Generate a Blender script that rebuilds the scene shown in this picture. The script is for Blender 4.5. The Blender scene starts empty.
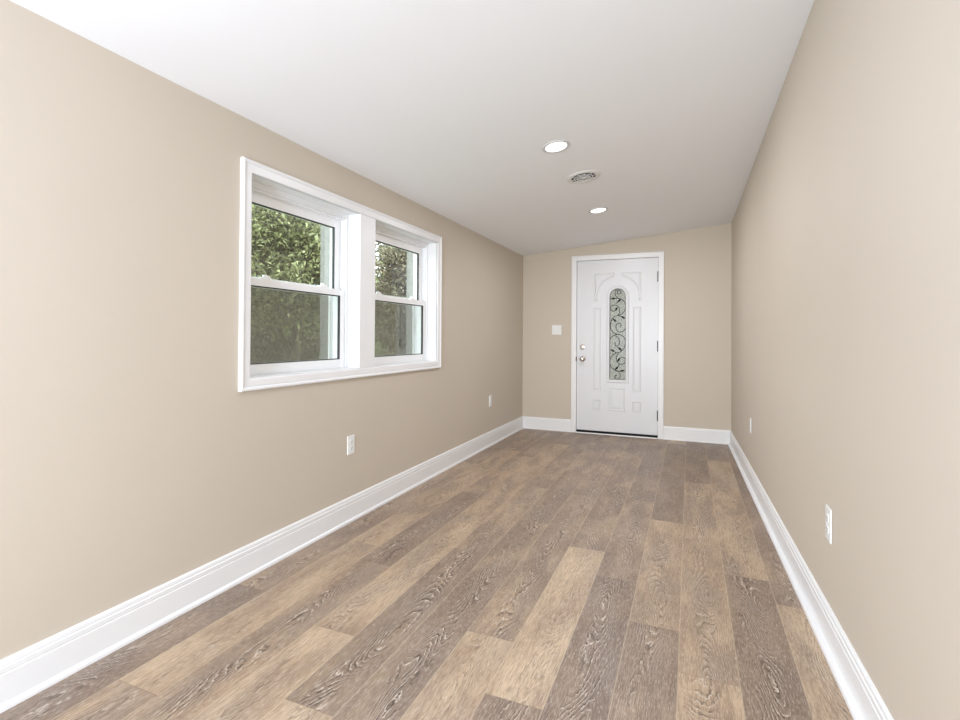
import bpy, bmesh, math, random
from mathutils import Vector, Matrix, noise as mnoise

random.seed(7)
col = bpy.context.scene.collection
sc = bpy.context.scene

# ------------------------------------------------------------------ measures
L = 5.965                      # back wall
YR = -4.2                      # rear wall, behind the camera
CAM = Vector((1.9041, 0.0, 1.1257))
def WX(y): return 2.311 + .0185 * (L - y)              # right wall
def CZ(x, y):                                           # sloping ceiling
    a = 2.1233 + .0021 * (L - y); b = 2.346 + .0503 * (L - y)
    return a + (b - a) * x / WX(y)

# ------------------------------------------------------------------ camera
yaw, pitch, roll = .3935, .0082, .0062
f0 = Vector((-math.sin(yaw), math.cos(yaw), 0)); r0 = Vector((math.cos(yaw), math.sin(yaw), 0)); u0 = Vector((0, 0, 1))
f1 = f0 * math.cos(pitch) + u0 * math.sin(pitch); u1 = u0 * math.cos(pitch) - f0 * math.sin(pitch)
r2 = r0 * math.cos(roll) + u1 * math.sin(roll); u2 = u1 * math.cos(roll) - r0 * math.sin(roll)
cd = bpy.data.cameras.new('camera'); cam = bpy.data.objects.new('camera', cd); col.objects.link(cam)
m = Matrix((r2, u2, -f1)).transposed().to_4x4(); m.translation = CAM
cam.matrix_world = m
cd.sensor_width = 36; cd.lens = 505.33 / 960 * 36; cd.shift_y = -27.72 / 960
cd.clip_start = .02; cd.clip_end = 200
sc.camera = cam

# ------------------------------------------------------------------ light
w = bpy.data.worlds.new('world'); sc.world = w; w.use_nodes = True
nt = w.node_tree; bg = nt.nodes['Background']
bg.inputs[0].default_value = (.86, .93, 1.0, 1); bg.inputs[1].default_value = 5.4

def area(name, loc, rot, sx, sy, power, color=(1, 1, 1)):
    d = bpy.data.lights.new(name, 'AREA'); d.shape = 'RECTANGLE'; d.size = sx; d.size_y = sy
    d.energy = power; d.color = color
    o = bpy.data.objects.new(name, d); o.location = loc; o.rotation_euler = rot; col.objects.link(o); return o
# added warm fill panel in front of the closed rear wall, unseen behind the camera
area('rear_fill', (1.2, YR + .03, 1.25), (math.radians(90), 0, 0), 2.1, 1.9, 98, (1.0, .89, .58))
# added cool fill panel behind the camera, tilted up to brighten ceiling and walls
ceil_fill = area('ceiling_fill', (1.05, -1.6, 1.05), (math.radians(105), 0, 0), .8, .8, 126, (.57, .71, .94))
DOWNLIGHT_W = 11.5
sc.view_settings.view_transform = 'Standard'; sc.view_settings.look = 'None'
sc.view_settings.gamma = 1; sc.view_settings.use_curve_mapping = False
sc.view_settings.exposure = 0.07

# ------------------------------------------------------------------ materials
def srgb(r, g, b):
    def c(v):
        v /= 255
        return v / 12.92 if v <= .04045 else ((v + .055) / 1.055) ** 2.4
    return (c(r), c(g), c(b), 1)
def N(nt, t, **kw):
    n = nt.nodes.new(t)
    for k, v in kw.items(): setattr(n, k, v)
    return n
def mat(name, color, rough=.5, metal=0, spec=.5, bump=0, bscale=300, var=0, vscale=3):
    M = bpy.data.materials.new(name); M.use_nodes = True
    nt = M.node_tree; b = nt.nodes['Principled BSDF']
    b.inputs['Base Color'].default_value = color; b.inputs['Roughness'].default_value = rough
    b.inputs['Metallic'].default_value = metal; b.inputs['Specular IOR Level'].default_value = spec
    tc = N(nt, 'ShaderNodeTexCoord')
    if bump:
        n = N(nt, 'ShaderNodeTexNoise'); n.inputs['Scale'].default_value = bscale; n.inputs['Detail'].default_value = 3
        nt.links.new(tc.outputs['Object'], n.inputs['Vector'])
        bp = N(nt, 'ShaderNodeBump'); bp.inputs['Strength'].default_value = bump; bp.inputs['Distance'].default_value = .002
        nt.links.new(n.outputs['Fac'], bp.inputs['Height']); nt.links.new(bp.outputs['Normal'], b.inputs['Normal'])
    if var:
        n = N(nt, 'ShaderNodeTexNoise'); n.inputs['Scale'].default_value = vscale; n.inputs['Detail'].default_value = 4
        nt.links.new(tc.outputs['Object'], n.inputs['Vector'])
        hs = N(nt, 'ShaderNodeHueSaturation'); hs.inputs['Color'].default_value = color
        mr = N(nt, 'ShaderNodeMapRange'); mr.inputs[1].default_value = .3; mr.inputs[2].default_value = .7
        mr.inputs[3].default_value = 1 - var; mr.inputs[4].default_value = 1 + var
        nt.links.new(n.outputs['Fac'], mr.inputs[0]); nt.links.new(mr.outputs[0], hs.inputs['Value'])
        nt.links.new(hs.outputs[0], b.inputs['Base Color'])
    return M

WALLC = srgb(207, 196, 180.5)
M_wall = mat('beige_wall_paint', WALLC, .62, spec=.3, bump=.12, bscale=260, var=.012, vscale=1.5)
M_ceil = mat('ceiling_paint', srgb(246, 246, 246), .8, spec=.2, bump=.08, bscale=200)
M_trim = mat('white_trim_paint', srgb(241, 241, 241), .32, spec=.45, bump=.03, bscale=120)
M_door = mat('white_door_paint', srgb(229, 230, 232), .33, spec=.45, bump=.12, bscale=60)
M_vinyl = mat('white_vinyl', srgb(245, 245, 245), .35, spec=.4, bump=.02)
M_plate = mat('white_plate_plastic', srgb(238, 238, 236), .3, bump=.02)
M_slot = mat('dark_slot', srgb(70, 66, 62), .6, bump=.05)
M_black = mat('black_metal', srgb(12, 12, 12), .8, spec=.1, bump=.05)
M_gasket = mat('black_gasket', srgb(52, 54, 54), .6, bump=.05)
M_rubber = mat('black_door_sweep', srgb(10, 10, 10), .8, bump=.05)
M_chrome = mat('satin_chrome', srgb(205, 198, 190), .16, metal=1, bump=.01)
M_strike = mat('aged_brass', srgb(110, 82, 60), .35, metal=1, bump=.02)
M_iron = mat('dark_iron', srgb(40, 43, 40), .5, metal=.2, bump=.1)
M_stucco = mat('grey_stucco', srgb(150, 150, 145), .9, bump=.8, bscale=60, var=.1, vscale=40)
M_grass = mat('grass_green', srgb(92, 108, 62), .95, bump=.6, bscale=40, var=.3, vscale=6)
M_bark = mat('tree_bark', srgb(92, 82, 68), .9, bump=.8, bscale=40, var=.25, vscale=12)
M_white_ring = mat('white_enamel', srgb(214, 213, 212), .4, bump=.02)
M_vent = mat('white_vent_enamel', srgb(226, 223, 218), .4, bump=.03)
M_duct_shade = mat('duct_shade', srgb(20, 19, 18), .8, bump=.1)

def emis(name, c, s):
    M = bpy.data.materials.new(name); M.use_nodes = True; b = M.node_tree.nodes['Principled BSDF']
    b.inputs['Base Color'].default_value = (.9, .9, .9, 1)
    b.inputs['Emission Color'].default_value = c; b.inputs['Emission Strength'].default_value = s; return M
M_lens = emis('lit_lens', (1, .985, .96, 1), 3.0)

# window glass: clear with a real fresnel reflection on its front face
def glass_mat():
    M = bpy.data.materials.new('window_glass'); M.use_nodes = True; nt = M.node_tree; nt.nodes.clear()
    o = N(nt, 'ShaderNodeOutputMaterial'); mx = N(nt, 'ShaderNodeMixShader')
    t = N(nt, 'ShaderNodeBsdfTransparent'); t.inputs[0].default_value = (.93, .95, .93, 1)
    g = N(nt, 'ShaderNodeBsdfGlossy'); g.inputs['Roughness'].default_value = .0
    fr = N(nt, 'ShaderNodeFresnel'); fr.inputs[0].default_value = 2.3
    geo = N(nt, 'ShaderNodeNewGeometry'); inv = N(nt, 'ShaderNodeMath', operation='SUBTRACT'); inv.inputs[0].default_value = 1
    ml = N(nt, 'ShaderNodeMath', operation='MULTIPLY')
    nt.links.new(geo.outputs['Backfacing'], inv.inputs[1]); nt.links.new(fr.outputs[0], ml.inputs[0]); nt.links.new(inv.outputs[0], ml.inputs[1])
    nt.links.new(ml.outputs[0], mx.inputs[0]); nt.links.new(t.outputs[0], mx.inputs[1]); nt.links.new(g.outputs[0], mx.inputs[2])
    nt.links.new(mx.outputs[0], o.inputs[0]); return M
M_glass = glass_mat()

def screen_mat():      # fine grey insect mesh: mostly open weave
    M = bpy.data.materials.new('insect_mesh'); M.use_nodes = True; nt = M.node_tree; nt.nodes.clear()
    o = N(nt, 'ShaderNodeOutputMaterial'); mx = N(nt, 'ShaderNodeMixShader'); mx.inputs[0].default_value = .42
    t = N(nt, 'ShaderNodeBsdfTransparent'); d = N(nt, 'ShaderNodeBsdfDiffuse'); d.inputs[0].default_value = srgb(132, 130, 120)
    tc = N(nt, 'ShaderNodeTexCoord'); n = N(nt, 'ShaderNodeTexNoise'); n.inputs['Scale'].default_value = 180
    mr = N(nt, 'ShaderNodeMapRange'); mr.inputs[3].default_value = .30; mr.inputs[4].default_value = .44
    nt.links.new(tc.outputs['Object'], n.inputs['Vector']); nt.links.new(n.outputs['Fac'], mr.inputs[0]); nt.links.new(mr.outputs[0], mx.inputs[0])
    nt.links.new(t.outputs[0], mx.inputs[1]); nt.links.new(d.outputs[0], mx.inputs[2]); nt.links.new(mx.outputs[0], o.inputs[0]); return M
M_screen = screen_mat()

def frosted_mat():
    M = bpy.data.materials.new('hammered_door_glass'); M.use_nodes = True; nt = M.node_tree; nt.nodes.clear()
    o = N(nt, 'ShaderNodeOutputMaterial'); mx = N(nt, 'ShaderNodeMixShader'); mx.inputs[0].default_value = .28
    d = N(nt, 'ShaderNodeBsdfPrincipled'); d.inputs['Roughness'].default_value = .25
    tr = N(nt, 'ShaderNodeBsdfTranslucent'); tr.inputs[0].default_value = srgb(190, 188, 172)
    tc = N(nt, 'ShaderNodeTexCoord'); n = N(nt, 'ShaderNodeTexNoise'); n.inputs['Scale'].default_value = 70; n.inputs['Detail'].default_value = 3
    cr = N(nt, 'ShaderNodeValToRGB'); cr.color_ramp.elements[0].position = .35; cr.color_ramp.elements[1].position = .68
    cr.color_ramp.elements[0].color = srgb(128, 133, 126); cr.color_ramp.elements[1].color = srgb(202, 206, 196)
    bp = N(nt, 'ShaderNodeBump'); bp.inputs['Strength'].default_value = .4; bp.inputs['Distance'].default_value = .003
    nt.links.new(tc.outputs['Object'], n.inputs['Vector']); nt.links.new(n.outputs['Fac'], cr.inputs[0])
    nt.links.new(cr.outputs[0], d.inputs['Base Color']); nt.links.new(n.outputs['Fac'], bp.inputs['Height']); nt.links.new(bp.outputs[0], d.inputs['Normal'])
    nt.links.new(d.outputs[0], mx.inputs[1]); nt.links.new(tr.outputs[0], mx.inputs[2]); nt.links.new(mx.outputs[0], o.inputs[0]); return M
M_frost = frosted_mat()

def leaf_mat(name, c1, c2, trans=.35):
    M = bpy.data.materials.new(name); M.use_nodes = True; nt = M.node_tree; nt.nodes.clear()
    o = N(nt, 'ShaderNodeOutputMaterial'); mx = N(nt, 'ShaderNodeMixShader'); mx.inputs[0].default_value = trans
    d = N(nt, 'ShaderNodeBsdfPrincipled'); d.inputs['Roughness'].default_value = .45
    tr = N(nt, 'ShaderNodeBsdfTranslucent')
    geo = N(nt, 'ShaderNodeNewGeometry'); cr = N(nt, 'ShaderNodeValToRGB')
    cr.color_ramp.elements[0].color = c1; cr.color_ramp.elements[1].color = c2
    nt.links.new(geo.outputs['Random Per Island'], cr.inputs[0])
    nt.links.new(cr.outputs[0], d.inputs['Base Color']); nt.links.new(cr.outputs[0], tr.inputs[0])
    nt.links.new(d.outputs[0], mx.inputs[1]); nt.links.new(tr.outputs[0], mx.inputs[2]); nt.links.new(mx.outputs[0], o.inputs[0]); return M
M_leaf = leaf_mat('bright_leaves', srgb(72, 80, 50), srgb(196, 200, 146), .4)
M_leaf2 = leaf_mat('dull_leaves', srgb(44, 42, 32), srgb(176, 168, 136), .2)

def floor_mat():
    M = bpy.data.materials.new('oak_plank'); M.use_nodes = True; nt = M.node_tree; b = nt.nodes['Principled BSDF']
    lk = nt.links.new
    uv = N(nt, 'ShaderNodeUVMap', uv_map='plank'); at = N(nt, 'ShaderNodeAttribute', attribute_name='tone')
    sp = N(nt, 'ShaderNodeSeparateColor'); lk(at.outputs['Color'], sp.inputs[0])     # R tone, G grain strength, B seed
    sx = N(nt, 'ShaderNodeSeparateXYZ'); lk(uv.outputs[0], sx.inputs[0])
    def mth(op, a, bb=None, c=None, clamp=False):
        n = N(nt, 'ShaderNodeMath', operation=op); n.use_clamp = clamp
        for i, v in enumerate((a, bb, c)):
            if v is None: continue
            if isinstance(v, (int, float)): n.inputs[i].default_value = v
            else: lk(v, n.inputs[i])
        return n.outputs[0]
    def vec(x, y, z):
        n = N(nt, 'ShaderNodeCombineXYZ')
        for i, v in enumerate((x, y, z)):
            if isinstance(v, (int, float)): n.inputs[i].default_value = v
            else: lk(v, n.inputs[i])
        return n.outputs[0]
    def nz(v, scale, detail=2, rough=.5, dist=0):
        n = N(nt, 'ShaderNodeTexNoise'); n.inputs['Scale'].default_value = scale; n.inputs['Detail'].default_value = detail
        n.inputs['Roughness'].default_value = rough; n.inputs['Distortion'].default_value = dist
        lk(v, n.inputs['Vector']); return n.outputs['Fac']
    def mr(v, a, bb, c, d, smooth=True):
        n = N(nt, 'ShaderNodeMapRange'); n.interpolation_type = 'SMOOTHSTEP' if smooth else 'LINEAR'
        for i, q in enumerate((a, bb, c, d)): n.inputs[i + 1].default_value = q
        lk(v, n.inputs[0]); return n.outputs[0]
    def mix(f, a, bb, mode='MIX'):
        n = N(nt, 'ShaderNodeMix', data_type='RGBA', blend_type=mode)
        for i, v in ((0, f), (6, a), (7, bb)):
            if isinstance(v, (int, float)): n.inputs[i].default_value = v
            elif isinstance(v, tuple): n.inputs[i].default_value = v
            else: lk(v, n.inputs[i])
        return n.outputs[2]
    u, v, seed = sx.outputs[0], sx.outputs[1], mth('MULTIPLY', sp.outputs[2], 80)
    # figure: contour lines of a long stretched field, feathered by fine noise
    jag = nz(vec(mth('MULTIPLY', u, 1.0), mth('MULTIPLY', v, .35), seed), 110, 2)
    fld = nz(vec(u, mth('MULTIPLY', v, .20), seed), 6.5, 1.2, .45, .2)
    ph = mth('ADD', mth('MULTIPLY', fld, 230), mth('MULTIPLY', jag, 7))
    s1 = mth('SINE', ph); s2 = mth('SINE', mth('ADD', ph, 1.5))
    dark = mr(s1, -.1, .9, 0, 1); white = mr(s2, .62, 1, 0, 1)
    patch = mr(nz(vec(u, mth('MULTIPLY', v, .30), mth('ADD', seed, 11)), 9, 2, .5), .30, .50, .1, 1)
    cen = mth('ADD', .0935, mth('MULTIPLY', mth('SUBTRACT', nz(vec(0.0, mth('MULTIPLY', v, .9), mth('ADD', seed, 61)), 1.6, 2), .5), .17))
    band = mr(mth('ABSOLUTE', mth('SUBTRACT', u, cen)), .016, .060, 1.0, .12)
    patch = mth('MULTIPLY', patch, band)
    brk = mr(nz(vec(u, mth('MULTIPLY', v, .5), mth('ADD', seed, 5)), 60, 2), .36, .6, .15, 1)
    pm = mth('MULTIPLY', mth('MULTIPLY', patch, sp.outputs[1]), brk)
    # tone: tan <-> taupe
    blot = nz(vec(u, mth('MULTIPLY', v, .28), mth('ADD', seed, 23)), 9, 3, .55)
    t = mth('ADD', sp.outputs[0], mr(blot, .3, .7, -.22, .22), None, True)
    cr = N(nt, 'ShaderNodeValToRGB'); e = cr.color_ramp.elements
    e[0].position = 0; e[0].color = srgb(126, 107, 93)
    e[1].position = 1; e[1].color = srgb(209, 184, 154)
    x = e.new(.35); x.color = srgb(148, 127, 109)
    x = e.new(.65); x.color = srgb(180, 155, 129)
    lk(t, cr.inputs[0])
    c = cr.outputs[0]
    gy = nz(vec(u, mth('MULTIPLY', v, .4), mth('ADD', seed, 40)), 6, 2)
    c = mix(mr(gy, .4, .7, 0, .30), c, srgb(160, 146, 136))
    st = nz(vec(u, mth('MULTIPLY', v, .05), seed), 330, 3, .7)
    c = mix(mr(st, .42, .62, 0, .42), c, srgb(100, 80, 64))
    st2 = nz(vec(u, mth('MULTIPLY', v, .10), mth('ADD', seed, 3)), 420, 2, .6)
    c = mix(mr(st2, .52, .68, 0, .40), c, srgb(222, 208, 190))
    c = mix(mth('MULTIPLY', dark, mth('MULTIPLY', pm, .92)), c, srgb(70, 53, 43))
    c = mix(mth('MULTIPLY', white, mth('MULTIPLY', pm, .8)), c, srgb(226, 213, 198))
    # bevelled plank edges: pale along the long sides, dark in the joint
    eu = mth('MINIMUM', u, mth('SUBTRACT', .187, u))
    c = mix(mr(eu, .0010, .0030, .42, 0), c, srgb(206, 186, 160))
    ev = mth('MINIMUM', v, mth('SUBTRACT', 1.22, v))
    c = mix(mr(ev, .0008, .0026, .35, 0), c, srgb(110, 90, 74))
    lk(c, b.inputs['Base Color'])
    b.inputs['Specular IOR Level'].default_value = .45
    lk(mr(st, .3, .7, .36, .50), b.inputs['Roughness'])
    bp = N(nt, 'ShaderNodeBump'); bp.inputs['Strength'].default_value = .18; bp.inputs['Distance'].default_value = .001
    lk(mth('SUBTRACT', mth('MULTIPLY', white, pm), st), bp.inputs['Height']); lk(bp.outputs[0], b.inputs['Normal'])
    return M
M_floor = floor_mat()

# ------------------------------------------------------------------ mesh helpers
def build(name, bm, m, parent=None, kind=None, smooth=False, bevel=0, label=None):
    bmesh.ops.recalc_face_normals(bm, faces=bm.faces)
    me = bpy.data.meshes.new(name); bm.to_mesh(me); bm.free()
    if smooth:
        for p in me.polygons: p.use_smooth = True
    me.materials.append(m)
    o = bpy.data.objects.new(name, me); col.objects.link(o)
    if parent: o.parent = parent
    if kind: o['kind'] = kind
    if label: o['label'] = label
    if bevel:
        b = o.modifiers.new('bevel', 'BEVEL'); b.width = bevel; b.segments = 2; b.limit_method = 'ANGLE'
    if smooth == 'auto':
        pass
    return o
def box(bm, x0, x1, y0, y1, z0, z1):
    v = [bm.verts.new(p) for p in ((x0,y0,z0),(x1,y0,z0),(x1,y1,z0),(x0,y1,z0),(x0,y0,z1),(x1,y0,z1),(x1,y1,z1),(x0,y1,z1))]
    for f in ((0,3,2,1),(4,5,6,7),(0,1,5,4),(1,2,6,5),(2,3,7,6),(3,0,4,7)): bm.faces.new([v[i] for i in f])
def prism8(bm, bot, top):
    v = [bm.verts.new(p) for p in list(bot) + list(top)]
    for f in ((0,3,2,1),(4,5,6,7),(0,1,5,4),(1,2,6,5),(2,3,7,6),(3,0,4,7)): bm.faces.new([v[i] for i in f])
def lathe(bm, prof, M=Matrix(), seg=40, sx=1, sy=1):   # prof: (r, z)
    rings = []
    for r, z in prof:
        if r < 1e-6: rings.append([bm.verts.new(M @ Vector((0, 0, z)))])
        else: rings.append([bm.verts.new(M @ Vector((r*sx*math.cos(2*math.pi*i/seg), r*sy*math.sin(2*math.pi*i/seg), z))) for i in range(seg)])
    for a, b in zip(rings, rings[1:]):
        for i in range(seg):
            j = (i+1) % seg
            if len(a) == 1 and len(b) == 1: continue
            if len(a) == 1: bm.faces.new((a[0], b[i], b[j]))
            elif len(b) == 1: bm.faces.new((a[i], a[j], b[0]))
            else: bm.faces.new((a[i], a[j], b[j], b[i]))
def sweep_loop(bm, pts, prof, to3, closed=True):
    """pts: 2-D outline (counter-clockwise), prof: (inward offset, height); mitred."""
    n = len(pts); rows = []
    for i, p in enumerate(pts):
        p = Vector(p); a = Vector(pts[(i-1) % n]); b = Vector(pts[(i+1) % n])
        if not closed and i == 0: a = p - (b - p)
        if not closed and i == n-1: b = p + (p - a)
        d1 = (p-a).normalized(); d2 = (b-p).normalized()
        n1 = Vector((-d1.y, d1.x)); n2 = Vector((-d2.y, d2.x)); mm = (n1+n2); mm /= max(mm.dot(n1), .2)
        rows.append([bm.verts.new(to3(p + mm*o, h)) for o, h in prof])
    m_ = len(prof)
    for i in range(n if closed else n-1):
        a, b = rows[i], rows[(i+1) % n]
        for k in range(m_-1): bm.faces.new((a[k], b[k], b[k+1], a[k+1]))
    if not closed:
        bm.faces.new(rows[0]); bm.faces.new(rows[-1])
def tube(bm, pts, rad, seg=8, flat=None):
    pts = [Vector(p) for p in pts]; rows = []
    for i, p in enumerate(pts):
        t = (pts[min(i+1, len(pts)-1)] - pts[max(i-1, 0)]).normalized()
        a = t.cross(Vector((0, 1, 0)));
        if a.length < .1: a = t.cross(Vector((1, 0, 0)))
        a.normalize(); b = t.cross(a)
        r = rad(i/(len(pts)-1)) if callable(rad) else rad
        rows.append([bm.verts.new(p + a*r*math.cos(2*math.pi*k/seg) + b*r*math.sin(2*math.pi*k/seg)) for k in range(seg)])
    for a, b in zip(rows, rows[1:]):
        for k in range(seg): bm.faces.new((a[k], a[(k+1) % seg], b[(k+1) % seg], b[k]))
    bm.faces.new(rows[0]); bm.faces.new(rows[-1])
def spline(pts, n=6):
    out = []; P = [Vector(p) for p in pts]; P = [P[0]*2-P[1]] + P + [P[-1]*2-P[-2]]
    for i in range(1, len(P)-2):
        for k in range(n):
            t = k/n; a, b, c, d = P[i-1:i+3]
            out.append(.5*((2*b) + (c-a)*t + (2*a-5*b+4*c-d)*t*t + (3*b-a-3*c+d)*t**3))
    out.append(P[-2]); return out
def empty(name, loc, label=None, cat=None, group=None, kind=None, rotz=0):
    o = bpy.data.objects.new(name, None); o.location = loc; o.rotation_euler.z = rotz; o.empty_display_size = .05
    col.objects.link(o)
    if label: o['label'] = label
    if cat: o['category'] = cat
    if group: o['group'] = group
    if kind: o['kind'] = kind
    return o
def copy_tree(o, parent=None):
    c = o.copy(); col.objects.link(c)
    if parent: c.parent = parent
    for ch in o.children: copy_tree(ch, c)
    return c

# ------------------------------------------------------------------ FLOOR: planks 187 mm x 1.22 m
cols = [  # (joint phase, [(tone, grain) from the plank that starts at phase, going away], near ones first)
 (1.25, {-1:(.6,.3), 0:(.80,.5), 1:(.42,.5), 2:(.18,.5), 3:(.25,.3)}),
 (1.464,{-1:(.55,.5),0:(.22,1.0), 1:(.68,.5), 2:(.66,.45), 3:(.22,.4)}),
 (1.84, {-1:(.75,.7),0:(.70,.5), 1:(.64,.8), 2:(.16,.6), 3:(.28,.4)}),
 (2.09, {-1:(.32,.8),0:(.74,.5), 1:(.20,.6), 2:(.20,.4), -2:(.5,.5)}),
 (2.43, {-1:(.14,.9),0:(.44,.6), 1:(.30,.5), 2:(.36,.3), -2:(.6,.5)}),
 (1.49, {-1:(.30,.9),0:(.86,.35), 1:(.38,.5), 2:(.40,.3), 3:(.35,.3)}),
 (1.78, {-1:(.82,.4),0:(.44,.8), 1:(.34,.6), 2:(.50,.4), -2:(.6,.5)}),
 (2.98, {-2:(.34,1.),-1:(.36,.8), 0:(.30,.7), 1:(.48,.4), 2:(.4,.3), -3:(.5,.6)}),
 (1.225,{-1:(.80,.4),0:(.26,1.0), 1:(.48,.5), 2:(.45,.4), 3:(.3,.4)}),
 (2.80, {-2:(.78,.4),-1:(.72,.5), 0:(.60,.4), 1:(.66,.4), 2:(.4,.4)}),
 (2.125,{-1:(.52,.9),0:(.28,.8), 1:(.62,.5), 2:(.36,.5), -2:(.5,.5)}),
 (2.30, {-2:(.6,.4),-1:(.82,.4), 0:(.74,.4), 1:(.70,.6), 2:(.35,.5)}),
 (1.70, {-1:(.34,.7),0:(.38,.7), 1:(.55,.4), 2:(.40,.5), 3:(.38,.4)}),
]
bm = bmesh.new(); uvl = bm.loops.layers.uv.new('plank'); cl = bm.loops.layers.float_color.new('tone')
for k in range(-2, 13):
    x1 = 2.245 - .187*(k-1); x0_ = x1 - .187
    if k == 0: pass
    ph, tones = cols[max(0, min(12, k))]
    if k < 0: ph += .31
    y = ph - 1.22*5; i = -5
    while y < L + .2:
        a, b_ = max(y, YR), min(y+1.22, L + .1)
        if b_ > a:
            xa = max(x0_, -.05); xb = min(x1, 2.60)
            tn = tones.get(i, (random.uniform(.2, .8), random.uniform(.3, .8)))
            sd = random.random()
            if xb > xa:
                q = [(xa, a), (xb, a), (xb, b_), (xa, b_)]
                fc = bm.faces.new([bm.verts.new((p[0], p[1], 0)) for p in q])
                for lp, p in zip(fc.loops, q):
                    lp[uvl].uv = (p[0]-x0_, p[1]-y); lp[cl] = (.48 + (tn[0]-.5)*.92, tn[1], sd, 1)
        y += 1.22; i += 1
floor = build('floor', bm, M_floor, kind='structure')
bm = bmesh.new(); box(bm, -.3, 2.75, YR-.1, L+.25, -.12, -.002)
build('subfloor', bm, M_stucco, parent=floor)

# ------------------------------------------------------------------ WALLS
# left wall with the window opening
WY0, WY1, WZ0, WZ1 = 1.757, 3.668, .915, 1.888
TH = .20
bm = bmesh.new()
box(bm, -TH, 0, YR, WY0, 0, 2.2); box(bm, -TH, 0, WY1, L+.2, 0, 2.2)
box(bm, -TH, 0, WY0, WY1, 0, WZ0); box(bm, -TH, 0, WY0, WY1, WZ1, 2.2)
wl = build('wall_left', bm, M_wall, kind='structure')
bm = bmesh.new()
box(bm, -TH-.02, -TH, YR, WY0-.02, -.1, 2.4); box(bm, -TH-.02, -TH, WY1+.02, L+.3, -.1, 2.4)
box(bm, -TH-.02, -TH, WY0-.02, WY1+.02, -.1, WZ0-.02); box(bm, -TH-.02, -TH, WY0-.02, WY1+.02, WZ1+.02, 2.4)
# rough grey reveal around the outside of the window
box(bm, -TH-.10, -TH-.02, WY0-.12, WY0-.02, WZ0-.1, WZ1+.1); box(bm, -TH-.10, -TH-.02, WY1+.02, WY1+.12, WZ0-.1, WZ1+.1)
box(bm, -TH-.10, -.206, 2.614, 2.768, WZ0, WZ1)
build('exterior_facing', bm, M_stucco, parent=wl, label='rough grey exterior wall finish')
# right wall (slightly splayed)
bm = bmesh.new()
a, b_ = WX(YR), WX(L+.2)
prism8(bm, [(a, YR, 0), (a+.15, YR, 0), (b_+.15, L+.2, 0), (b_, L+.2, 0)], [(a, YR, 3.05), (a+.15, YR, 3.05), (b_+.15, L+.2, 2.6), (b_, L+.2, 2.6)])
build('wall_right', bm, M_wall, kind='structure')
# back wall with door opening
DX0, DX1, DZ1 = .6657, 1.5797, 2.026
bm = bmesh.new()
box(bm, -.05, DX0-.02, L, L+.16, 0, 2.5); box(bm, DX1+.02, 2.40, L, L+.16, 0, 2.5); box(bm, DX0-.02, DX1+.02, L, L+.16, DZ1+.02, 2.5)
build('wall_back', bm, M_wall, kind='structure')
# rear wall behind camera
bm = bmesh.new(); box(bm, -.2, 2.9, YR-.15, YR, 0, 3.2)
build('wall_rear', bm, M_wall, kind='structure')
# ceiling
bm = bmesh.new(); ny = 12; g = []
for j in range(ny+1):
    y = YR - .1 + (L + .3 - YR)*j/ny
    g.append([bm.verts.new((x, y, CZ(x, y))) for x in [-.19 + (WX(y)+.1+.19)*i/8 for i in range(9)]])
for j in range(ny):
    for i in range(8): bm.faces.new((g[j][i], g[j+1][i], g[j+1][i+1], g[j][i+1]))
ex = bmesh.ops.extrude_face_region(bm, geom=bm.faces[:])
for v in ex['geom']:
    if isinstance(v, bmesh.types.BMVert): v.co.z += .15
build('ceiling', bm, M_ceil, kind='structure')

# ------------------------------------------------------------------ BASEBOARDS
def base_profile(tb, h):
    return [(0, 0), (tb, 0), (tb, .008), (tb-.002, .014), (tb-.007, .0185), (.0135, .0205), (.013, .020),
            (.013, h-.043), (.0095, h-.040), (.0125, h-.037), (.0125, h-.022), (.009, h-.019), (.0105, h-.016), (.0095, h-.006), (.006, h-.001), (0, h)]
def baseboard(name, p0, p1, nrm, tb, h):
    bm = bmesh.new(); p0 = Vector(p0).to_3d(); p1 = Vector(p1).to_3d(); n = Vector(nrm).to_3d().normalized()
    rows = [[bm.verts.new(p + n*o + Vector((0, 0, z))) for o, z in base_profile(tb, h)] for p in (p0, p1)]
    m_ = len(rows[0])
    for k in range(m_-1): bm.faces.new((rows[0][k], rows[1][k], rows[1][k+1], rows[0][k+1]))
    bm.faces.new(rows[0]); bm.faces.new(rows[1])
    return build(name, bm, M_trim, kind='structure')
baseboard('baseboard_left', (0, YR), (0, L), (1, 0), .022, .148)
baseboard('baseboard_right', (WX(YR), YR), (WX(L), L), (-1, -.0185), .034, .1465)
baseboard('baseboard_back_left', (0, L), (DX0-.06, L), (0, -1), .020, .146)
baseboard('baseboard_back_right', (DX1+.06, L), (WX(L), L), (0, -1), .020, .146)

# ------------------------------------------------------------------ WINDOWS (a pair in one picture-frame casing)
def loopyz(y0, y1, z0, z1): return [(y0, z0), (y1, z0), (y1, z1), (y0, z1)]
to_x = lambda p, h: Vector((h, p.x, p.y))
win = empty('window_1', (0, 0, 0), kind='structure')
bm = bmesh.new()
cas = [(0, 0), (0, .017), (.004, .0205), (.010, .0205), (.015, .017), (.019, .0135), (.022, .0155), (.050, .0145), (.055, .0125), (.058, .009), (.058, 0)]
sweep_loop(bm, loopyz(1.711, 3.714, .866, 1.9415), cas, to_x)
casing = build('casing', bm, M_trim, parent=win)
OY = [(1.769, 2.609), (2.773, 3.656)]; OZ0, OZ1 = .924, 1.8835
bm = bmesh.new(); box(bm, -.085, .0125, 2.609, 2.773, OZ0+.0, OZ1)
build('mullion_post', bm, M_trim, parent=win, bevel=.0015)
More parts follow.
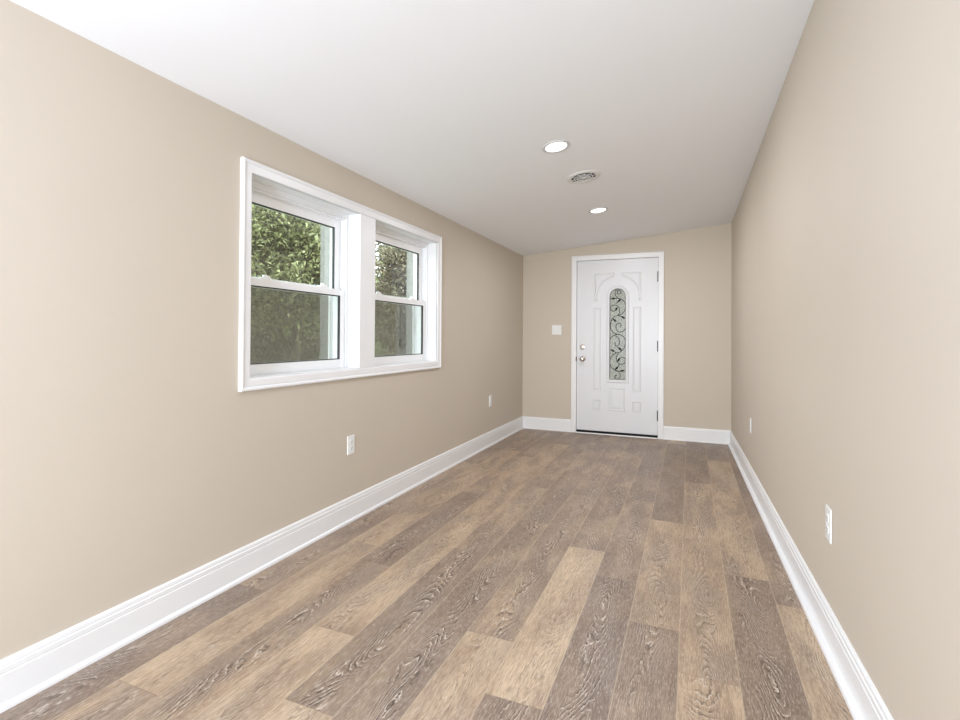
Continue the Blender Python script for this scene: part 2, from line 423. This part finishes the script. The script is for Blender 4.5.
# jamb liners
bm = bmesh.new()
box(bm, -.19, .004, OY[0][0]-.012, OY[0][0], OZ0-.009, OZ1+.004); box(bm, -.19, .004, OY[1][1], OY[1][1]+.012, OZ0-.009, OZ1+.004)
build('side_jamb', bm, M_trim, parent=win)
bm = bmesh.new(); box(bm, -.19, .006, OY[0][0], OY[1][1], OZ1, OZ1+.004); build('head_jamb', bm, M_trim, parent=win)
bm = bmesh.new(); box(bm, -.19, .006, OY[0][0], OY[1][1], OZ0-.009, OZ0); build('window_sill', bm, M_trim, parent=win, bevel=.001)
bm = bmesh.new(); box(bm, -.203, -.085, 2.609, 2.773, OZ0, OZ1); build('mullion_core', bm, M_trim, parent=win)

def frame4(bm, x0, x1, y0, y1, z0, z1, ws, wb, wt):
    box(bm, x0, x1, y0, y0+ws, z0, z1); box(bm, x0, x1, y1-ws, y1, z0, z1)
    box(bm, x0, x1, y0+ws, y1-ws, z0, z0+wb); box(bm, x0, x1, y0+ws, y1-ws, z1-wt, z1)
def hung_window(y0, y1):
    # vinyl master frame, with stop steps
    bm = bmesh.new()
    frame4(bm, -.205, -.076, y0, y1, OZ0, OZ1, .020, .004, .030)
    frame4(bm, -.118, -.088, y0+.020, y1-.020, OZ0+.004, OZ1-.030, .006, .002, .009)
    fr = build('sash_frame', bm, M_vinyl, parent=win, bevel=.0012)
    a, b = y0+.024, y1-.024
    # lower sash (inner)
    zr0, zr1 = 1.366, 1.409
    bm = bmesh.new(); frame4(bm, -.112, -.082, a, b, OZ0+.004, zr1, .052, .057, zr1-zr0)
    lo = build('lower_sash', bm, M_vinyl, parent=win, bevel=.003)
    bm = bmesh.new(); frame4(bm, -.096, -.0815, a+.047, b-.047, OZ0+.004+.052, zr0+.005, .0055, .0055, .0055)
    build('glazing_gasket', bm, M_gasket, parent=lo)
    bm = bmesh.new(); box(bm, -.094, -.090, a+.050, b-.050, OZ0+.059, zr0+.002); build('pane', bm, M_glass, parent=lo)
    # finger lift on the bottom rail
    # upper sash (outer)
    c, d = y0+.028, y1-.028
    bm = bmesh.new(); frame4(bm, -.148, -.117, c, d, 1.368, OZ1-.034, .060, .040, .062)
    up = build('upper_sash', bm, M_vinyl, parent=win, bevel=.003)
    bm = bmesh.new(); frame4(bm, -.131, -.1165, c+.056, d-.056, 1.404, OZ1-.034-.058, .005, .005, .005)
    build('glazing_gasket', bm, M_gasket, parent=up)
    bm = bmesh.new(); box(bm, -.129, -.125, c+.058, d-.058, 1.405, OZ1-.034-.060); build('pane', bm, M_glass, parent=up)
    # insect screen outside the lower half
    bm = bmesh.new(); frame4(bm, -.200, -.190, y0+.021, y1-.021, OZ0+.006, 1.43, .018, .018, .018)
    s = build('screen_frame', bm, M_vinyl, parent=win)
    bm = bmesh.new(); box(bm, -.1955, -.1945, y0+.039, y1-.039, OZ0+.024, 1.412); build('insect_screen', bm, M_screen, parent=s)
    # two sash locks standing on the meeting rail
    for t in (.205, .76):
        yy = a + (b-a)*t
        bm = bmesh.new(); box(bm, -.108, -.084, yy-.034, yy+.034, zr1-.001, zr1+.009)
        lk = build('sash_lock', bm, M_vinyl, parent=lo, bevel=.002)
        bm = bmesh.new(); lathe(bm, [(0, .024), (.010, .023), (.013, .018), (.013, .006), (0, .006)], Matrix.Translation((-.098, yy, zr1)), 20)
        box(bm, -.102, -.090, yy-.004, yy+.030, zr1+.009, zr1+.019)
        build('lever', bm, M_vinyl, parent=lk, bevel=.001)
for a_, b_ in OY: hung_window(a_, b_)

# ------------------------------------------------------------------ FRONT DOOR
to_y = lambda p, h: Vector((p.x, L - .0 - h, p.y))        # height towards the room
door = empty('door_1', (0, 0, 0), kind='structure')
DF = L + .012                                            # face of the slab
to_d = lambda p, h: Vector((p.x, DF - h, p.y))
GX0, GX1, GZ0, GZ1 = 1.046, 1.228, .638, 1.688; GR = (GX1-GX0)/2; GC = (GX0+GX1)/2
def arch(x0, x1, z0, z1, n=20):
    r = (x1-x0)/2; c = (x0+x1)/2; zs = z1-r
    return [(x0, z0), (x1, z0)] + [(c + r*math.cos(math.pi*i/n), zs + r*math.sin(math.pi*i/n)) for i in range(n+1)]
# slab with an arched hole: front and back rings joined
bm = bmesh.new()
hole = arch(GX0-.004, GX1+.004, GZ0-.004, GZ1+.004)
def ring_face(y):
    o = [(DX0+.003, .012), (DX1-.003, .012), (DX1-.003, DZ1-.003), (DX0+.003, DZ1-.003)]
    ov = [bm.verts.new((p[0], y, p[1])) for p in o]; hv = [bm.verts.new((p[0], y, p[1])) for p in hole]
    e = [bm.edges.new((ov[i], ov[(i+1) % 4])) for i in range(4)] + [bm.edges.new((hv[i], hv[(i+1) % len(hv)])) for i in range(len(hv))]
    bmesh.ops.triangle_fill(bm, edges=e, use_beauty=True); return ov, hv
o1, h1 = ring_face(DF); o2, h2 = ring_face(DF+.044)
for A_, B_ in ((o1, o2), (h1, h2)):
    for i in range(len(A_)):
        j = (i+1) % len(A_); bm.faces.new((A_[i], A_[j], B_[j], B_[i]))
# embossed panels
emb = [(0, -.001), (.002, .0018), (.007, .0060), (.013, .0050), (.018, .0006), (.021, -.0005), (.026, -.0005), (.030, .0012), (.040, .0032), (.042, .0035)]
emb = [(a, b*.75) for a, b in emb]
def panel(pts, fill=True, prof=emb):
    sweep_loop(bm, pts, prof, to_d)
    if fill:
        n = len(pts); inn = []
        for i, p in enumerate(pts):
            p = Vector(p); a = Vector(pts[i-1]); b = Vector(pts[(i+1) % n])
            d1 = (p-a).normalized(); d2 = (b-p).normalized(); n1 = Vector((-d1.y, d1.x)); n2 = Vector((-d2.y, d2.x)); mm = n1+n2; mm /= max(mm.dot(n1), .2)
            inn.append(bm.verts.new(to_d(p+mm*prof[-1][0], prof[-1][1])))
        bm.faces.new(inn)
def rect(x0, x1, z0, z1): return [(x0, z0), (x1, z0), (x1, z1), (x0, z1)]
small = [(a*.62, b) for a, b in emb]
PX0, PX1, PX2, PX3 = .862, .946, 1.303, 1.400
panel(rect(PX0, PX1, .512, 1.470), prof=small); panel(rect(PX2, PX3-.004, .512, 1.470), prof=small)
panel(rect(PX0, PX1, .275, .400), prof=small); panel(rect(PX2, PX3-.004, .275, .400), prof=small)
panel(rect(1.040, 1.222, .275, .545))
# upper corner panels, cut by an arc round the arched light
def corner(sign):
    c = GC; R = .232; zc = GZ1-GR
    xo = .862 if sign < 0 else 1.396; xi = c + sign*.040; zt = 1.872; zb = 1.545
    pts = [(xo, zt), (xi, zt)]
    a0 = math.acos(.040/R); a1 = math.asin(max(-1, (zb-zc)/R))
    for i in range(13):
        a = a0 + (a1-a0)*i/12; pts.append((c + sign*R*math.cos(a), zc + R*math.sin(a)))
    pts.append((xo, zb))
    if sign > 0: pts = pts[::-1]
    return pts
for s in (-1, 1):
    pts = corner(s)
    area2 = sum(pts[i][0]*pts[(i+1) % len(pts)][1]-pts[(i+1) % len(pts)][0]*pts[i][1] for i in range(len(pts)))
    if area2 < 0: pts = pts[::-1]
    panel(pts, prof=small)
build('door_slab', bm, M_door, parent=door)
# moulding round the light
bm = bmesh.new()
mo = arch(GX0-.036, GX1+.036, GZ0-.036, GZ1+.036)
sweep_loop(bm, mo, [(0, -.001), (.001, .006), (.007, .011), (.014, .007), (.018, .0065), (.026, .010), (.033, .010), (.0375, .004), (.0375, -.012)], to_d)
build('glass_moulding', bm, M_door, parent=door, smooth=False)
bm = bmesh.new()
ar = arch(GX0-.002, GX1+.002, GZ0-.002, GZ1+.002)
fv = [bm.verts.new((p[0], DF+.010, p[1])) for p in ar]; bv = [bm.verts.new((p[0], DF+.016, p[1])) for p in ar]
bm.faces.new(fv); bm.faces.new(bv[::-1])
for i in range(len(fv)):
    j = (i+1) % len(fv); bm.faces.new((fv[i], fv[j], bv[j], bv[i]))
pane = build('glass_pane', bm, M_frost, parent=door, label='grey green hammered glass of the arched light')
# iron scrollwork
def G(u, v):            # drawing units of the ornament -> door
    return Vector((GX0 + (u-108)/220*.182, DF + .006, 1.689 - (v-85)/(1380-85)*1.051))
curves = [
 [(240,158),(224,166),(211,150),(218,124),(240,112),(260,130),(256,165)], [(222,108),(196,104),(180,130),(184,175),(210,215),(232,226)],
 [(112,228),(160,229),(205,225),(255,235),(300,270),(325,330),(312,400),(270,450),(215,470)],
 [(258,240),(232,268),(190,300)],
 [(215,470),(238,440),(240,395),(228,345),(190,322),(140,332),(120,370),(150,408),(185,400),(205,370)],
 [(215,470),(165,490),(128,550),(118,620),(135,680),(180,725),(240,742)],
 [(215,470),(265,484),(300,500)], [(140,512),(170,530)],
 [(250,634),(264,604),(235,575),(202,598),(195,650),(225,700),(270,702),(310,672),(326,640)],
 [(110,812),(140,770),(190,744),(240,740),(285,760),(314,800),(322,860),(305,930),(255,985),(205,998),(160,975),(112,955)],
 [(182,850),(186,892),(210,903),(236,880),(242,830),(222,782),(180,758)], [(215,918),(250,945)],
 [(205,998),(160,1030),(122,1080),(110,1140),(130,1200),(175,1240),(225,1262),(255,1308),(246,1350),(215,1374),(186,1358),(186,1326),(212,1315)],
 [(228,1008),(202,1056),(205,1110),(235,1150),(280,1160),(318,1130),(320,1082),(290,1060),(258,1066)],
 [(235,1150),(236,1188),(205,1222),(175,1240)], [(312,1245),(240,1260),(190,1258)],
 [(112,1370),(112,900),(112,500),(112,200)], [(325,1370),(325,900),(325,500),(325,200)],
]
bm = bmesh.new()
for i, c in enumerate(curves):
    tube(bm, [G(*p) for p in (spline([Vector(q) for q in c], 6))], .0034 if i < len(curves)-2 else .0022, 6)
tube(bm, [Vector((GC + (GR-.003)*math.cos(math.pi*i/24), DF+.006, GZ1-GR + (GR-.003)*math.sin(math.pi*i/24))) for i in range(25)], .002, 6)
tube(bm, [G(110, 1376), G(326, 1376)], .0018, 6)
scroll = build('iron_scrollwork', bm, M_iron, parent=door, smooth=True, label='black wrought scroll ornament over the glass')
for (a, b) in [((132,230),(188,227)), ((258,238),(212,284)), ((216,352),(180,404)), ((262,480),(320,517)), ((152,515),(202,562)),
               ((130,955),(176,985)), ((228,920),(272,968)), ((254,1068),(212,1128)), ((230,1196),(178,1242)), ((314,1243),(242,1262))]:
    A_, B_ = G(*a), G(*b); d = (B_-A_); n = Vector((-d.z, 0, d.x)).normalized(); bm = bmesh.new(); rr = []
    for i in range(9):
        t = i/8; wd = .0105*math.sin(math.pi*t)**.8*(1.15-.3*t) + .0006; c = A_ + d*t
        rr.append([bm.verts.new(c + n*wd), bm.verts.new(c + Vector((0, -.004, 0))), bm.verts.new(c - n*wd), bm.verts.new(c + Vector((0, .002, 0)))])
    for p, q in zip(rr, rr[1:]):
        for k in range(4): bm.faces.new((p[k], p[(k+1) % 4], q[(k+1) % 4], q[k]))
    bm.faces.new(rr[0]); bm.faces.new(rr[-1])
    build('iron_leaf', bm, M_iron, parent=scroll)
# frame: jambs and casing
bm = bmesh.new()
box(bm, DX0-.02, DX0, L-.012, L+.16, 0, DZ1+.02); box(bm, DX1, DX1+.02, L-.012, L+.16, 0, DZ1+.02); box(bm, DX0, DX1, L-.012, L+.16, DZ1, DZ1+.02)
box(bm, DX0, DX0+.014, DF+.046, L+.10, 0, DZ1); box(bm, DX1-.014, DX1, DF+.046, L+.10, 0, DZ1); box(bm, DX0, DX1, DF+.046, L+.10, DZ1-.014, DZ1)
build('door_jamb', bm, M_trim, parent=door, bevel=.001)
bm = bmesh.new()
cp = [(0, 0), (0, .013), (.003, .0165), (.010, .0165), (.015, .013), (.045, .0125), (.050, .0105), (.053, .007), (.053, 0)]
path = [(DX0-.06, 0), (DX0-.06, DZ1+.058), (DX1+.06, DZ1+.058), (DX1+.06, 0)]
sweep_loop(bm, path[::-1], cp, to_y, closed=False)
build('door_casing', bm, M_trim, parent=door)
bm = bmesh.new()
prism8(bm, [(DX0, L-.020, 0), (DX1, L-.020, 0), (DX1, L+.16, 0), (DX0, L+.16, 0)], [(DX0, L-.014, .009), (DX1, L-.014, .009), (DX1, L+.16, .011), (DX0, L+.16, .011)])
build('threshold', bm, M_trim, parent=door)
bm = bmesh.new(); box(bm, DX0+.004, DX1-.004, L-.002, DF+.04, .0095, .034)
build('door_sweep', bm, M_rubber, parent=door, label='black rubber seal under the door')
# hinges (black barrels on the right)
for z0, z1 in ((1.752, 1.862), (.972, 1.086), (.198, .308)):
    bm = bmesh.new(); box(bm, DX1-.005, DX1+.004, L-.004, L+.012, z0, z1)
    lathe(bm, [(0, 0), (.0095, 0), (.0095, z1-z0), (0, z1-z0)], Matrix.Translation((DX1-.001, L-.002, z0)), 12)
    for e in (z0-.003, z1): lathe(bm, [(0, 0), (.007, 0), (.007, .003), (0, .003)], Matrix.Translation((DX1-.001, L-.002, e)), 12)
    build('hinge', bm, M_black, parent=door)
def facing(x, z, y=DF): return Matrix.Translation((x, y, z)) @ Matrix.Rotation(math.radians(90), 4, 'X')   # local +z -> -y
bm = bmesh.new(); lathe(bm, [(0, 0), (.032, 0), (.033, .003), (.030, .007), (.018, .010), (.012, .014), (.0115, .030), (.016, .036), (.025, .044), (.0275, .053), (.0255, .061), (.018, .066), (.008, .0675), (0, .0675)], facing(.737, .868), 36)
kn = build('door_knob', bm, M_chrome, parent=door, smooth=True, label='chrome round knob')
bm = bmesh.new(); lathe(bm, [(0, .0675), (.005, .0675), (.0055, .0665), (.004, .0655), (0, .0655)], facing(.737, .868), 12); box(bm, .7355, .7385, DF-.071, DF-.066, .863, .873)
build('lock_button', bm, M_chrome, parent=kn)
bm = bmesh.new(); lathe(bm, [(0, 0), (.030, 0), (.031, .003), (.029, .010), (.024, .014), (.022, .0145), (0, .0145)], facing(.734, 1.008), 36)
db = build('deadbolt', bm, M_chrome, parent=door, smooth=True, label='chrome deadbolt rose')
bm = bmesh.new(); box(bm, .7295, .7385, DF-.028, DF-.0145, .990, 1.026); build('thumb_turn', bm, M_chrome, parent=db, bevel=.002)
bm = bmesh.new(); box(bm, DX0-.006, DX0+.003, L-.0145, L+.008, .842, .895); build('strike_plate', bm, M_strike, parent=door, bevel=.001)
# the leaf stands in front of open air outside; a pale landing catches the light
bm = bmesh.new(); box(bm, -1, 3.5, L+.2, L+6, -.15, -.02); build('landing', bm, M_stucco, kind='structure')

# ------------------------------------------------------------------ OUTLETS and SWITCH (built facing local -y, then turned)
def outlet(label):
    t = empty('power_outlet', (0, 0, 0), label, 'outlet', 'duplex outlets along the side walls')
    bm = bmesh.new(); prism8(bm, [(-.035, 0, -.057), (.035, 0, -.057), (.035, 0, .057), (-.035, 0, .057)], [(-.0325, -.0055, -.0545), (.0325, -.0055, -.0545), (.0325, -.0055, .0545), (-.0325, -.0055, .0545)])
    build('cover_plate', bm, M_plate, parent=t, bevel=.0008)
    for z in (.0195, -.0195):
        bm = bmesh.new(); pts = [(.0168*math.cos(a)*1.0, max(-.0143, min(.0143, .0172*math.sin(a)))) for a in [2*math.pi*i/28 for i in range(28)]]
        f_ = [bm.verts.new((p[0], -.0055, z+p[1])) for p in pts]; b2 = [bm.verts.new((p[0]*.97, -.0078, z+p[1]*.97)) for p in pts]
        bm.faces.new(b2)
        for i in range(28): bm.faces.new((f_[i], f_[(i+1) % 28], b2[(i+1) % 28], b2[i]))
        s = build('socket', bm, M_plate, parent=t)
        bm = bmesh.new(); box(bm, -.0078, -.0055, -.0082, -.0070, z-.002, z+.007); box(bm, .0055, .0075, -.0082, -.0070, z-.001, z+.006)
        lathe(bm, [(0, 0), (.0026, 0), (.0026, .0012), (0, .0012)], Matrix.Translation((0, -.007, z-.008)) @ Matrix.Rotation(math.radians(90), 4, 'X'), 12)
        build('slots', bm, M_slot, parent=s)
    bm = bmesh.new(); lathe(bm, [(0, 0), (.003, 0), (.0028, .0012), (0, .0016)], Matrix.Translation((0, -.0055, 0)) @ Matrix.Rotation(math.radians(90), 4, 'X'), 14)
    build('screw', bm, M_plate, parent=t)
    return t
o_ = outlet('white duplex outlet on the left wall below the windows')
o_.location = (0, 2.545, .461); o_.rotation_euler.z = math.radians(90)
labs = [('white duplex outlet on the left wall near the back corner', (0, 4.875, .459), math.radians(90)),
        ('white duplex outlet on the right wall nearest the viewer, above the baseboard', (WX(2.217), 2.217, .444), math.radians(-90) - .0185),
        ('small white outlet on the right wall near the far corner by the door', (WX(4.39), 4.39, .455), math.radians(-90) - .0185)]
for lb, loc, rz in labs:
    c = copy_tree(o_); c['label'] = lb; c.location = loc; c.rotation_euler.z = rz
    if 'nearest' in lb: c.scale = (1.12, 1.0, 1.09)      # a slightly larger plate than the others
sw = empty('light_switch', (.426, L, 1.209), 'square white double light switch on the back wall left of the door', 'light switch')
bm = bmesh.new(); prism8(bm, [(-.058, 0, -.058), (.058, 0, -.058), (.058, 0, .058), (-.058, 0, .058)], [(-.0555, -.0055, -.0555), (.0555, -.0055, -.0555), (.0555, -.0055, .0555), (-.0555, -.0055, .0555)])
build('cover_plate', bm, M_plate, parent=sw, bevel=.0008)
for x in (-.023, .023):
    bm = bmesh.new(); prism8(bm, [(x-.0165, -.0055, -.033), (x+.0165, -.0055, -.033), (x+.0165, -.0055, .033), (x-.0165, -.0055, .033)], [(x-.0155, -.0075, -.032), (x+.0155, -.0075, -.032), (x+.0155, -.0105, .032), (x-.0155, -.0105, .032)])
    build('rocker', bm, M_plate, parent=sw, bevel=.0006)
    for z in (-.045, .045):
        bm = bmesh.new(); lathe(bm, [(0, 0), (.003, 0), (.0028, .0012), (0, .0016)], Matrix.Translation((x, -.0055, z)) @ Matrix.Rotation(math.radians(90), 4, 'X'), 14)
        build('screw', bm, M_plate, parent=sw)

# ------------------------------------------------------------------ CEILING FIXTURES
def ceil_frame(x, y):
    e = .05; dx = Vector((2*e, 0, CZ(x+e, y)-CZ(x-e, y))).normalized(); dy = Vector((0, 2*e, CZ(x, y+e)-CZ(x, y-e))).normalized()
    n = dx.cross(dy).normalized(); dn = -n                     # down
    M = Matrix((dx, dn.cross(dx), dn)).transposed().to_4x4()
    return M, Vector((x, y, CZ(x, y)))
def downlight(x, y, label):
    M, P = ceil_frame(x, y)
    t = empty('recessed_light', P, label, 'ceiling light', 'round recessed downlights in the ceiling'); t.rotation_euler = M.to_euler()
    bm = bmesh.new(); lathe(bm, [(.087, -.002), (.087, .002), (.084, .0055), (.070, .0065), (.066, .004), (.064, -.002)], seg=48)
    build('trim_ring', bm, M_white_ring, parent=t, smooth=True)
    bm = bmesh.new(); lathe(bm, [(0, .0025), (.050, .0025), (.0655, .002), (.0655, -.002), (0, -.002)], seg=48)
    build('lens', bm, M_lens, parent=t, smooth=True)
    d = bpy.data.lights.new('downlight_lamp', 'AREA'); d.shape = 'DISK'; d.size = .13; d.energy = DOWNLIGHT_W; d.color = (.93, .93, 1)
    o = bpy.data.objects.new('lamp', d); o.location = (0, 0, .009); o.rotation_euler = (math.pi, 0, 0); o.parent = t; col.objects.link(o)
    return t
downlight(1.137, 3.057, 'round recessed light in the ceiling, larger and nearer, in front of the vent')
downlight(1.141, 4.594, 'round recessed light in the ceiling, smaller and farther, beyond the vent toward the door')
# vent: round stepped-cone air diffuser
M, P = ceil_frame(1.184, 3.689)
t = empty('ceiling_vent', P, 'round white air vent with slotted rings between the two recessed ceiling lights', 'vent'); t.rotation_euler = M.to_euler()
bm = bmesh.new(); lathe(bm, [(.122, -.001), (.1225, .002), (.117, .006), (.104, .009), (.092, .0085), (.088, .006), (.088, 0), (.122, -.001)], seg=48)
build('flange', bm, M_vent, parent=t, smooth=True)
bm = bmesh.new(); lathe(bm, [(0, .001), (.0865, .001), (.0865, .003), (0, .003)], seg=40); build('duct_shade_disc', bm, M_duct_shade, parent=t)  # dark disc on the solid ceiling, painted as the shade inside the duct
bm = bmesh.new()
for r in (.066, .045): lathe(bm, [(r, .004), (r+.006, .0085), (r+.004, .011), (r-.003, .0075), (r, .004)], seg=40)
lathe(bm, [(0, .011), (.018, .0105), (.024, .008), (.022, .004), (0, .004)], seg=30)
for k in range(10):
    a = math.pi*k/5; c, s = math.cos(a), math.sin(a); n = Vector((-s, c, 0))*.0018
    p0 = Vector((c, s, 0))*.020; p1 = Vector((c, s, 0))*.088
    prism8(bm, [p0-n+Vector((0, 0, .0035)), p1-n+Vector((0, 0, .0035)), p1+n+Vector((0, 0, .0035)), p0+n+Vector((0, 0, .0035))], [p0-n+Vector((0, 0, .0075)), p1-n+Vector((0, 0, .0075)), p1+n+Vector((0, 0, .0075)), p0+n+Vector((0, 0, .0075))])
build('grille', bm, M_vent, parent=t)

# ------------------------------------------------------------------ OUTSIDE
bm = bmesh.new()
gx = 30
gv = [[bm.verts.new((-40 + 39.7*i/gx, -12 + 72*j/gx, -.25 + .10*mnoise.noise(Vector((i*.7, j*.7, 0))) + max(0, 40 - 39.7*i/gx - 17)*.45)) for j in range(gx+1)] for i in range(gx+1)]
for i in range(gx):
    for j in range(gx): bm.faces.new((gv[i][j], gv[i+1][j], gv[i+1][j+1], gv[i][j+1]))
build('ground', bm, M_grass, kind='structure')

def leaf_at(bm, p, d, ln, wd, up):
    d = d.normalized(); s = d.cross(up)
    if s.length < .05: s = d.cross(Vector((1, 0, 0)))
    s.normalize(); nn = s.cross(d)
    mid = p + d*ln*.45 - nn*ln*.03; q = [p, mid + s*wd*.5 + nn*wd*.12, p + d*ln - nn*ln*.10, mid - s*wd*.5 + nn*wd*.12]
    vs = [bm.verts.new(x) for x in q]; m_ = bm.verts.new(mid)
    for i in range(4): bm.faces.new((vs[i], vs[(i+1) % 4], m_))
def tree(loc, height, crown_c, crown_r, nbr, leaves, lsize, m, label, name='leafy_tree', cat='tree', group=None, trunk=.07):
    t = empty(name, loc, label, cat, group)
    bm = bmesh.new(); top = Vector(crown_c)
    tube(bm, spline([Vector((0, 0, -.3)), Vector((.05, .03, height*.3)), Vector((-.04, .05, height*.6)), Vector((0, 0, height*.95))], 5), lambda s: trunk*(1-.7*s), 8)
    lf = bmesh.new()
    for k in range(nbr):
        a = random.uniform(0, 2*math.pi); z = random.uniform(-1, 1); rr = math.sqrt(1-z*z)
        e = top + Vector((crown_r[0]*rr*math.cos(a), crown_r[1]*rr*math.sin(a), crown_r[2]*z))*random.uniform(.35, 1)
        h0 = max(.1, min(height*.9, e.z - random.uniform(.2, .9)))
        s0 = Vector((0, 0, h0)); md = (s0+e)*.5 + Vector((random.uniform(-.15, .15), random.uniform(-.15, .15), .18))
        pts = spline([s0, md, e], 4)
        tube(bm, pts, lambda s: trunk*.22*(1-.85*s)+.002, 5)
        for q in range(leaves):
            tt = random.uniform(.35, 1); i = min(int(tt*(len(pts)-1)), len(pts)-2); base = pts[i].lerp(pts[i+1], tt*(len(pts)-1)-i)
            base = base + Vector([random.gauss(0, .10) for _ in range(3)])
            d = Vector((random.gauss(0, 1), random.gauss(0, 1), random.gauss(-.55, .5)))
            leaf_at(lf, base, d, lsize*random.uniform(.6, 1.25), lsize*random.uniform(.32, .5), Vector((random.gauss(0, .5), random.gauss(0, .5), 1)))
    build('trunk', bm, M_bark, parent=t)
    build('foliage', lf, m, parent=t)
    return t
tree((-3.4, 5.7, -.2), 3.2, (0, 0, 2.45), (.9, 1.7, .95), 300, 110, .09, M_leaf, 'bright green leafy tree filling the upper panes of the left window')
tree((-3.5, 9.3, -.2), 3.2, (0, 0, 2.3), (.9, 1.6, 1.3), 300, 100, .09, M_leaf2, 'olive brown leafy tree seen through the upper pane of the right window')
tree((-6.0, 8.2, -.2), 2.9, (0, 0, 1.4), (1.0, 2.5, 1.7), 420, 150, .08, M_leaf2, 'dense dull green shrub behind the screens of the left window', name='dense_shrub', cat='shrub', trunk=.05)
tree((-6.1, 13.6, -.2), 3.2, (0, 0, 1.6), (1.0, 2.7, 1.9), 420, 150, .085, M_leaf2, 'dense dull green shrub behind the lower pane of the right window', name='dense_shrub', cat='shrub', trunk=.05)
tree((-9.8, 12.8, -.2), 7.0, (0, 0, 3.6), (1.8, 4.2, 3.8), 520, 130, .26, M_leaf2, 'tall dark tree forming the backdrop beyond the left window', name='backdrop_tree', cat='tree', trunk=.16)
tree((-9.6, 21.6, -.2), 7.0, (0, 0, 4.0), (1.8, 4.4, 4.4), 640, 120, .28, M_leaf2, 'tall dark tree forming the backdrop beyond the right window', name='backdrop_tree', cat='tree', trunk=.16)
tree((-14.5, 17.2, -.2), 8.5, (0, 0, 4.4), (1.6, 5.5, 5.0), 640, 120, .36, M_leaf2, 'tallest dark tree farthest behind, seen between the two backdrop trees', name='backdrop_tree', cat='tree', trunk=.2)
